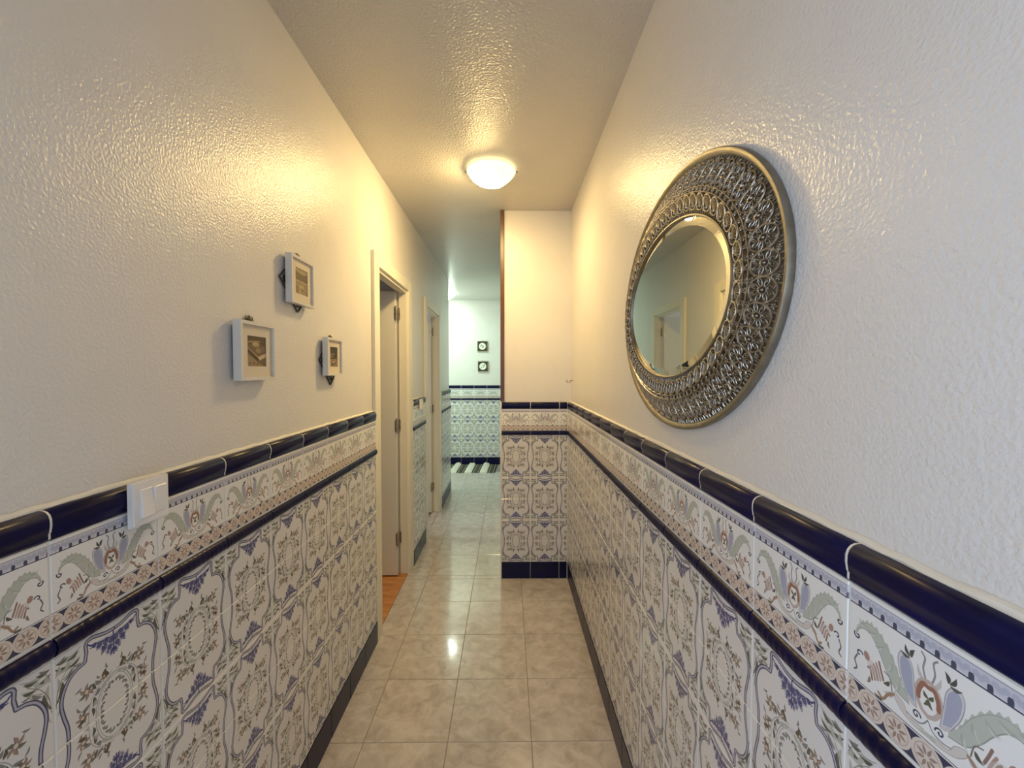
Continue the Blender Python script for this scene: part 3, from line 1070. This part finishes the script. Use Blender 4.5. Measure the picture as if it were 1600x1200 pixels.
ceiling_lamp((-0.088, 2.35, CEIL), 0.132, M['lamp_warm'], 'round glowing alabaster glass ceiling lamp with metal clips, middle of the corridor')
ceiling_lamp((-0.88, 6.02, CEIL), 0.15, M['lamp_cool'], 'cool white ceiling lamp peeping past the left wall at the far end')

# ------------------------------------------------------------------ the oval mirror on the right wall
MY, MZ = 1.090, CAM_H + 0.176
mir = info(empty('wall_mirror', (XR - 0.001, MY, MZ), R(-90)), 'oval mirror in a wide embossed pewter filigree frame on the right wall', 'mirror')
A0, B0, A1, B1 = 0.318, 0.191, 0.434, 0.307


def ell(th, s):
    a, b_ = A0 + (A1 - A0) * s, B0 + (B1 - B0) * s
    return a * math.cos(th), b_ * math.sin(th)


def out_h(s):
    if s < 0.36:
        return 0.030 + 0.006 * math.sin(PI / 2 * max(0, s) / 0.36)
    t = (s - 0.36) / 0.64
    return 0.036 - 0.028 * t ** 1.15


def tilt_h(s):
    w_ = A1 - A0
    return math.atan2(out_h(s + 0.08) - out_h(s - 0.08), 0.16 * w_)


def ring_loft(rows, k=128, fn=None):
    bm = bmesh.new()
    rings = []
    for s, o in rows:
        ring = []
        for j in range(k):
            th = 2 * PI * j / k
            x, z = ell(th, s)
            oo = o + (fn(j, s) if fn else 0)
            ring.append(bm.verts.new((x, -oo, z)))
        rings.append(ring)
    for a, b_ in zip(rings[:-1], rings[1:]):
        for j in range(k):
            bm.faces.new((a[j], a[(j + 1) % k], b_[(j + 1) % k], b_[j]))
    return bm


bm = ring_loft([(-0.02, 0.004), (-0.02, out_h(0) - 0.005)] + [(s / 8, out_h(s / 8) - 0.003) for s in range(9)] + [(1.0, 0.002)])
plate_o = link('frame_plate', done(bm, 'frame_plate', M['pewter_dark'], smooth=True), mir)
bm = ring_loft([(0.95, 0.0), (1.085, 0.0), (1.10, 0.003), (1.10, 0.011), (1.085, 0.014), (1.04, 0.0145), (0.985, out_h(0.985) + 0.0015), (0.95, out_h(0.95) - 0.004)])
link('outer_rim', done(bm, 'outer_rim', M['rim'], smooth=True), mir)
bm = ring_loft([(-0.03, 0.004), (-0.040, 0.012), (-0.040, out_h(0) + 0.000), (-0.02, out_h(0) + 0.003), (0.01, out_h(0) + 0.002), (0.022, out_h(0) - 0.003)])
link('inner_rim', done(bm, 'inner_rim', M['rim'], smooth=True), mir)
# glass with a bevelled edge
bm = bmesh.new()
rings = []
for s, o in ((-0.02, 0.0265), (-0.20, 0.0295)):
    rings.append([bm.verts.new((ell(2 * PI * j / 96, s)[0], -o, ell(2 * PI * j / 96, s)[1])) for j in range(96)])
for j in range(96):
    bm.faces.new((rings[0][j], rings[0][(j + 1) % 96], rings[1][(j + 1) % 96], rings[1][j]))
bm.faces.new(rings[1])
back = [bm.verts.new((v.co.x, -0.004, v.co.z)) for v in rings[0]]
for j in range(96):
    bm.faces.new((rings[0][j], back[j], back[(j + 1) % 96], rings[0][(j + 1) % 96]))
bm.faces.new(back[::-1])
link('mirror_glass', done(bm, 'mirror_glass', M['mirror']), mir)


def arc_params(s, n_):
    """n_ angles evenly spaced by arc length on the ellipse at s"""
    K = 2000
    pts = [ell(2 * PI * i / K, s) for i in range(K + 1)]
    L_ = [0]
    for a, b_ in zip(pts[:-1], pts[1:]):
        L_.append(L_[-1] + math.hypot(b_[0] - a[0], b_[1] - a[1]))
    res, i = [], 0
    for k in range(n_):
        t = L_[-1] * k / n_
        while L_[i + 1] < t:
            i += 1
        res.append(2 * PI * i / K)
    return res, L_[-1] / n_


def norm_ang(th, s):
    a, b_ = A0 + (A1 - A0) * s, B0 + (B1 - B0) * s
    return math.atan2(math.sin(th) / b_, math.cos(th) / a)


# large medallion: ring, inner ring, eight petals, hub, local x = radial
ths, sp = arc_params(0.70, 50)
bm = bmesh.new()
rr_, rt = 0.0265, sp / 2 - 0.0002
tube(bm, [(rr_ * math.cos(a), 0, rt * math.sin(a)) for a in [2 * PI * i / 26 for i in range(26)]], 0.0019, 6, True)
tube(bm, [(rr_ * 0.30 * math.cos(a), -0.0008, rt * 0.30 * math.sin(a)) for a in [2 * PI * i / 12 for i in range(12)]], 0.0012, 5, True)
dome(bm, 0, 0.0, 0, 0.0034, 0.0035, 0.0026)
for k in range(8):
    a = 2 * PI * (k + 0.5) / 8
    px, pz = rr_ * 0.62 * math.cos(a), rt * 0.62 * math.sin(a)
    qa = math.atan2(pz, px)
    tube(bm, [(px + (0.0068 * math.cos(u) * math.cos(qa) - 0.0034 * math.sin(u) * math.sin(qa)), -0.0003, pz + (0.0068 * math.cos(u) * math.sin(qa) + 0.0034 * math.sin(u) * math.cos(qa))) for u in [2 * PI * i / 9 for i in range(9)]], 0.0009, 4, True)
    dome(bm, px * 1.12, 0, pz * 1.12, 0.0028, 0.0022, 0.0018, qa, 6, 2)
med = done(bm, 'medallion', M['pewter'], smooth=True)
for th in ths:
    x, z = ell(th, 0.70)
    mt = Matrix.Rotation(-norm_ang(th, 0.70), 4, 'Y') @ Matrix.Rotation(-tilt_h(0.70), 4, 'Z')
    link('medallion', med, plate_o, (x, -out_h(0.70) + 0.0015, z), mt.to_euler())
# small inner medallion: arch with radial ribs
ths2, sp2 = arc_params(0.20, 50)
bm = bmesh.new()
rr_, rt = 0.0165, sp2 / 2 - 0.0003
tube(bm, [(rr_ * math.cos(a), 0, rt * math.sin(a)) for a in [2 * PI * i / 20 for i in range(20)]], 0.0016, 6, True)
for k in range(7):
    a = R(-66 + 22 * k)
    tube(bm, [(-0.006, -0.0006, 0.001 * (k - 3)), (rr_ * 0.85 * math.cos(a), -0.0002, rt * 0.9 * math.sin(a))], [0.0008, 0.0011], 5)
dome(bm, -0.009, 0, 0, 0.0042, 0.0034, 0.0036)
sm = done(bm, 'small_medallion', M['pewter'], smooth=True)
for th in ths2:
    x, z = ell(th, 0.22)
    mt = Matrix.Rotation(-norm_ang(th, 0.22), 4, 'Y') @ Matrix.Rotation(-tilt_h(0.22), 4, 'Z')
    link('small_medallion', sm, plate_o, (x, -out_h(0.22) + 0.0005, z), mt.to_euler())
# filigree between the rows: rosettes, curls, outer fringe of short bars
bm = bmesh.new()


def put_local(th, s, fn):
    before = len(bm.verts)
    fn()
    bm.verts.ensure_lookup_table()
    x, z = ell(th, s)
    mt = Matrix.Translation((x, -out_h(s) + 0.0018, z)) @ Matrix.Rotation(-norm_ang(th, s), 4, 'Y') @ Matrix.Rotation(-tilt_h(s), 4, 'Z')
    for v in bm.verts[before:]:
        v.co = mt @ v.co


def rosette():
    for k in range(5):
        a = 2 * PI * k / 5
        dome(bm, 0.0036 * math.cos(a), 0, 0.0036 * math.sin(a), 0.0026, 0.0026, 0.0016, a, 6, 2)
    dome(bm, 0, -0.001, 0, 0.0018, 0.0022, 0.0018, 0, 6, 2)


def curl(sg):
    def f():
        tube(bm, [(0.008 * math.cos(u) * (1 - u / 9), -0.0004, sg * 0.0075 * math.sin(u) * (1 - u / 9)) for u in [0.45 * i for i in range(11)]], 0.0009, 4)
    return f


def fringe():
    tube(bm, [(-0.0045, 0, 0), (0.0045, 0, 0)], 0.0012, 5)


for i, th in enumerate(ths):
    tm = th + PI / 50
    put_local(tm, 0.43, rosette)
    put_local(th, 0.42, rosette)
    put_local(tm, 0.52, rosette)
    put_local(tm, 0.90, rosette)
    put_local(tm + 0.022, 0.49, curl(1))
    put_local(tm - 0.022, 0.49, curl(-1))
    put_local(tm, 0.84, curl(1 if i % 2 else -1))
    put_local(tm, 0.10, rosette)
    put_local(tm, 0.33, rosette)
    put_local(tm + 0.03, 0.93, fringe)
    put_local(tm - 0.03, 0.93, fringe)
for th in arc_params(0.95, 190)[0]:
    put_local(th, 0.955, fringe)
for th in arc_params(0.045, 170)[0]:
    put_local(th, 0.045, fringe)
for s_ in (0.475, 0.385):
    pts = [(ell(2 * PI * i / 110, s_)[0], -out_h(s_) - (0.0012 if i % 2 else 0.0002), ell(2 * PI * i / 110, s_)[1]) for i in range(110)]
    tube(bm, pts, 0.0013, 5, True)
fil = link('filigree', done(bm, 'filigree', M['pewter'], smooth=True), plate_o)
fil['kind'] = 'stuff'

# ------------------------------------------------------------------ framed photographs and the iron ornaments behind them


def iron_ornament(y, z, hd, hv, label):
    o = info(empty('iron_ornament', (XL + 0.0045, y, z), R(90)), label, 'ornament')
    bm = bmesh.new()
    sq = [(hd, 0, 0), (0, 0, hv), (-hd, 0, 0), (0, 0, -hv)]
    for k in range(4):
        tube(bm, [sq[k], sq[(k + 1) % 4]], 0.0028, 6)
    for k in range(4):
        a, b_ = Vector(sq[k]), Vector(sq[(k + 1) % 4])
        tube(bm, [a * 0.80, b_ * 0.80], 0.0014, 5)
    link('diamond_frame', done(bm, 'diamond_frame', M['iron'], smooth=True), o)
    bm = bmesh.new()
    q, qv = hd * 0.80, hv * 0.80
    for i in range(-3, 4):
        t = i / 4
        d_ = (1 - abs(t)) * 0.98
        tube(bm, [(q * t, -0.0005, -d_ * qv), (q * t, -0.0005, d_ * qv)], 0.0010, 4)
        tube(bm, [(-d_ * q, 0.0005, qv * t), (d_ * q, 0.0005, qv * t)], 0.0010, 4)
    for k in range(4):
        c0 = Vector(sq[k]) * 0.72
        tube(bm, [(c0.x + 0.011 * math.cos(u), -0.0012, c0.z + 0.011 * math.sin(u)) for u in [2 * PI * i / 12 for i in range(12)]], 0.0013, 5, True)
    link('lattice', done(bm, 'lattice', M['iron'], smooth=True), o)
    bm = bmesh.new()
    for sg in (1, -1):
        tube(bm, [(sg * (0.010 - 0.010 * math.cos(u) * (1 - u / 8)), -0.001, hv - 0.004 + 0.008 * math.sin(u) * (1 - u / 8)) for u in [0.5 * i for i in range(11)]], 0.0013, 5)
        tube(bm, [(sg * 0.002, -0.001, hv), (sg * 0.020, -0.001, hv - 0.008), (sg * 0.034, -0.001, hv - 0.024)], 0.0012, 5)
    tube(bm, [(0, -0.001, hv - 0.008), (0.001, -0.001, hv + 0.007)], [0.0028, 0.0008], 6)
    link('scroll_finial', done(bm, 'scroll_finial', M['iron'], smooth=True), o)
    return o


def framed(y, z, wd, ht, face, pw, ph, photo, label, dz=0.0):
    """front face at x=face"""
    dep = face - (XL + 0.009)
    f = info(empty('picture_frame', (XL + 0.009, y, z), R(90)), label, 'picture', 'white box frames on the left wall')
    b_ = 0.009
    bm = bmesh.new()
    hw, hh = wd / 2, ht / 2
    for q in ((-hw, -hw + b_, -hh, hh), (hw - b_, hw, -hh, hh), (-hw + b_, hw - b_, -hh, -hh + b_), (-hw + b_, hw - b_, hh - b_, hh)):
        box(bm, q[0], q[1], -dep, 0, q[2], q[3])
    bmesh.ops.remove_doubles(bm, verts=bm.verts, dist=1e-6)
    link('moulding', done(bm, 'moulding', M['frame_white']), f)
    # mat with window
    bm = bmesh.new()
    y0, y1 = -dep + 0.0065, -dep + 0.0085
    a, c_ = pw / 2, ph / 2
    iw, ih = hw - b_, hh - b_
    for q in ((-iw, -a, -ih, ih), (a, iw, -ih, ih), (-a, a, -ih, -c_ + dz), (-a, a, c_ + dz, ih)):
        box(bm, q[0], q[1], y0, y1, q[2], q[3])
    mt_o = link('mat', done(bm, 'mat', M['mat_card']), f)
    bm = bmesh.new()
    box(bm, -a - 0.004, a + 0.004, y1, y1 + 0.001, -c_ + dz - 0.004, c_ + dz + 0.004)
    uv = bm.loops.layers.uv.new('uv')
    for fc in bm.faces:
        for lp in fc.loops:
            p = lp.vert.co
            lp[uv].uv = ((p.x + a) / (2 * a), (p.z - dz + c_) / (2 * c_))
    link('photograph', done(bm, 'photograph', M['photo%d' % photo]), mt_o)
    bm = bmesh.new()
    box(bm, -iw, iw, -0.004, -0.001, -ih, ih)
    link('backing_board', done(bm, 'backing_board', M['iron']), f)
    return f


FA = XL + 0.030
fy = lambda y0, y1: (y0 + y1) / 2
framed(1.186, CAM_H + 0.056, 0.164, 0.158, FA, 0.088, 0.082, 1, 'lowest-left white box frame with a sepia still life photograph, nearest the light switch')
framed(1.448, CAM_H + 0.300, 0.158, 0.155, FA, 0.084, 0.084, 2, 'highest white box frame with a sepia landscape photograph')
framed(1.706, CAM_H + 0.059, 0.145, 0.147, FA, 0.072, 0.078, 3, 'white box frame with a dark sepia photograph, nearest the doorway')
iron_ornament(1.180, CAM_H + 0.075, 0.062, 0.074, 'black iron ornament whose scroll shows above the lowest-left picture')
iron_ornament(1.455, CAM_H + 0.297, 0.112, 0.096, 'black iron diamond lattice behind the highest picture')
iron_ornament(1.715, CAM_H + 0.045, 0.098, 0.096, 'black iron diamond lattice behind the picture nearest the doorway')

# ------------------------------------------------------------------ light switches


def light_switch(y, z, wall_x, label):
    s = info(empty('light_switch', (wall_x, y, z), R(90)), label, 'switch')
    bm = bmesh.new()
    box(bm, -0.041, 0.041, -0.011, 0.0, -0.041, 0.041)
    bmesh.ops.bevel(bm, geom=[e for e in bm.edges if all(v.co.y < -0.005 for v in e.verts)], offset=0.0025, segments=2, affect='EDGES')
    link('plate', done(bm, 'plate', M['white_plastic'], smooth=True), s)
    for k, sg in ((0, 1), (1, -1)):
        bm = bmesh.new()
        x0, x1 = (-0.0265, -0.0003) if k == 0 else (0.0003, 0.0265)
        fs = box(bm, x0, x1, -0.0155, -0.0105, -0.026, 0.026)
        for v in bm.verts:
            if v.co.y < -0.012:
                v.co.y += sg * 0.0026 * (v.co.z / 0.026)
        bmesh.ops.bevel(bm, geom=[e for e in bm.edges if all(v.co.y < -0.0115 for v in e.verts)], offset=0.0008, segments=1, affect='EDGES')
        link('rocker', done(bm, 'rocker', M['white_plastic']), s)
    return s


light_switch(0.812, CAM_H - 0.243, XLT + 0.0066, 'white double light switch set across the navy rail, near left')
light_switch(3.37, CAM_H - 0.255, XLT + 0.0066, 'white light switch seen edge-on between the two doorways')

# ------------------------------------------------------------------ hook on the right wall corner
h = info(empty('wall_hook', (XR, 2.86, CAM_H - 0.058), R(-90)), 'small metal cup hook on the right wall beside the inner corner', 'hook')
bm = bmesh.new()
tube(bm, [(0, 0, 0), (0, -0.012, 0), (0, -0.018, -0.006), (0, -0.024, -0.014), (0, -0.034, -0.015), (0, -0.040, -0.006), (0, -0.038, 0.004)], 0.0022, 8)
link('hook_wire', done(bm, 'hook_wire', M['iron'], smooth=True), h)
bm = bmesh.new()
lathe(bm, [(0, 0), (0.007, 0), (0.006, 0.003), (0, 0.004)], 14)
for v in bm.verts:
    v.co = Vector((v.co.x, -v.co.z, v.co.y))
link('flange', done(bm, 'flange', M['nickel'], smooth=True), h)

# ------------------------------------------------------------------ two little plaques on the far wall
M['plaque_wood'] = wood('dark_plaque_wood', (0.020, 0.014, 0.008), (0.045, 0.032, 0.02), 0.4, (1, 1, 1))
M['plaque_edge'] = wood('olive_brown_frame', (0.10, 0.085, 0.045), (0.17, 0.14, 0.08), 0.4, (1, 1, 1))
M['porcelain'], *_ = mat('white_porcelain', (0.78, 0.78, 0.70), 0.2)
M['painted'], *_ = mat('grey_green_painted_motif', (0.16, 0.17, 0.11), 0.3)
for x, z, seed, lb in ((-0.385, CAM_H + 0.393, 1, 'upper small dark square plaque with a round white medallion on the far wall'), (-0.378, CAM_H + 0.084, 2, 'lower small dark square plaque with a round white medallion on the far wall')):
    p = info(empty('wall_plaque', (x, YF + 0.012, z)), lb, 'picture', 'small plaques on the far wall')
    bm = bmesh.new()
    for q in ((-0.078, -0.066, -0.078, 0.078), (0.066, 0.078, -0.078, 0.078), (-0.066, 0.066, -0.078, -0.066), (-0.066, 0.066, 0.066, 0.078)):
        box(bm, q[0], q[1], -0.022, 0, q[2], q[3])
    link('frame', done(bm, 'frame', M['plaque_edge']), p)
    bm = bmesh.new()
    box(bm, -0.066, 0.066, -0.014, -0.001, -0.066, 0.066)
    link('panel', done(bm, 'panel', M['plaque_wood']), p)
    bm = bmesh.new()
    lathe(bm, [(0, 0.006), (0.040, 0.006), (0.050, 0.009), (0.054, 0.006), (0.054, 0), (0, 0)], 32)
    for v in bm.verts:
        v.co = Vector((v.co.x - 0.002, -0.014 - v.co.z, v.co.y))
    link('medallion', done(bm, 'medallion', M['porcelain'], smooth=True), p)
    bm = bmesh.new()
    rs = random.Random(seed)
    for k in range(6):
        dome(bm, rs.uniform(-0.024, 0.022), -0.0198, rs.uniform(-0.02, 0.024), rs.uniform(0.008, 0.016), 0.0012, rs.uniform(0.005, 0.009), rs.uniform(0, 3))
    link('painted_motif', done(bm, 'painted_motif', M['painted']), p)
    bm = bmesh.new()
    tube(bm, [(0.009 * math.cos(u), -0.004, 0.084 + 0.009 * math.sin(u)) for u in [2 * PI * i / 12 for i in range(12)]], 0.0018, 5, True)
    link('hanger', done(bm, 'hanger', M['nickel'], smooth=True), p)

# ------------------------------------------------------------------ striped rug on the far floor


def cloth_mat(name, col):
    m, n, l, b = mat(name, col, 0.95)
    t = noise(n, l, 160, 4)
    r = ramp(n, l, t.outputs['Fac'], [(0.3, tuple(c * 0.7 for c in col)), (0.7, col)])
    l.new(r.outputs['Color'], b.inputs['Base Color'])
    bump(n, l, b, t.outputs['Fac'], 0.8, 0.006)
    return m


M['rug_white'] = cloth_mat('white_rug_pile', (0.80, 0.77, 0.68))
M['rug_dark'] = cloth_mat('dark_grey_rug_weave', (0.075, 0.070, 0.055))
M['rug_black'] = cloth_mat('black_rug_cord', (0.02, 0.018, 0.015))
M['rug_tan'] = cloth_mat('tan_rug_weave', (0.36, 0.33, 0.25))
rug = info(empty('striped_rug', (-0.40, 6.3, 0)), 'striped shaggy runner rug in white, black and grey below the far tiled wall', 'rug')
rug_rs = random.Random(11)
x = -1.10
seqs = [('white_stripe', 0.108, 'rug_white', 0.030), ('black_stripe', 0.015, 'rug_black', 0.016), ('grey_stripe', 0.016, 'rug_tan', 0.014), ('dark_stripe', 0.050, 'rug_dark', 0.016), ('grey_stripe', 0.016, 'rug_tan', 0.014), ('black_stripe', 0.015, 'rug_black', 0.016)]
while x < 0.30 - 0.1:
    for nm, wd, mm, ht in seqs:
        bm = bmesh.new()
        y0, y1 = -0.24, 0.275
        if nm == 'white_stripe':
            y1 = 0.285
        ny, nx = 14, 6
        g = []
        for j in range(ny + 1):
            t = j / ny
            yy = y0 + (y1 - y0) * t
            row = []
            for i in range(nx + 1):
                s = i / nx
                edge = math.sin(PI * s) ** 0.4
                et = min(1, t * 7, (1 - t) * 7)
                jt = rug_rs.uniform(0.75, 1.2) if nm == 'white_stripe' else rug_rs.uniform(0.9, 1.1)
                hgt = 0.003 + jt * ht * (0.35 + 0.65 * edge) * et ** 0.5 + (0.035 * jt * max(0, (t - 0.86) / 0.14) * edge if nm == 'white_stripe' else 0.008 * max(0, (t - 0.86) / 0.14))
                row.append(bm.verts.new((x + wd * s + (yy - y0) * 0.045, yy, hgt)))
            g.append(row)
        for j in range(ny):
            for i in range(nx):
                bm.faces.new((g[j][i], g[j][i + 1], g[j + 1][i + 1], g[j + 1][i]))
        # skirt down to the floor
        rim_ = [g[0][i] for i in range(nx + 1)] + [g[j][nx] for j in range(1, ny + 1)] + [g[ny][i] for i in range(nx - 1, -1, -1)] + [g[j][0] for j in range(ny - 1, 0, -1)]
        low = [bm.verts.new((v.co.x, v.co.y, 0.0005)) for v in rim_]
        for j in range(len(rim_)):
            bm.faces.new((rim_[j], rim_[(j + 1) % len(rim_)], low[(j + 1) % len(rim_)], low[j]))
        if x + 0.40 - 0.40 + wd + 0.03 < 0.345:
            link(nm, done(bm, nm, M[mm], smooth=True), rug)
        else:
            bm.free()
        x += wd
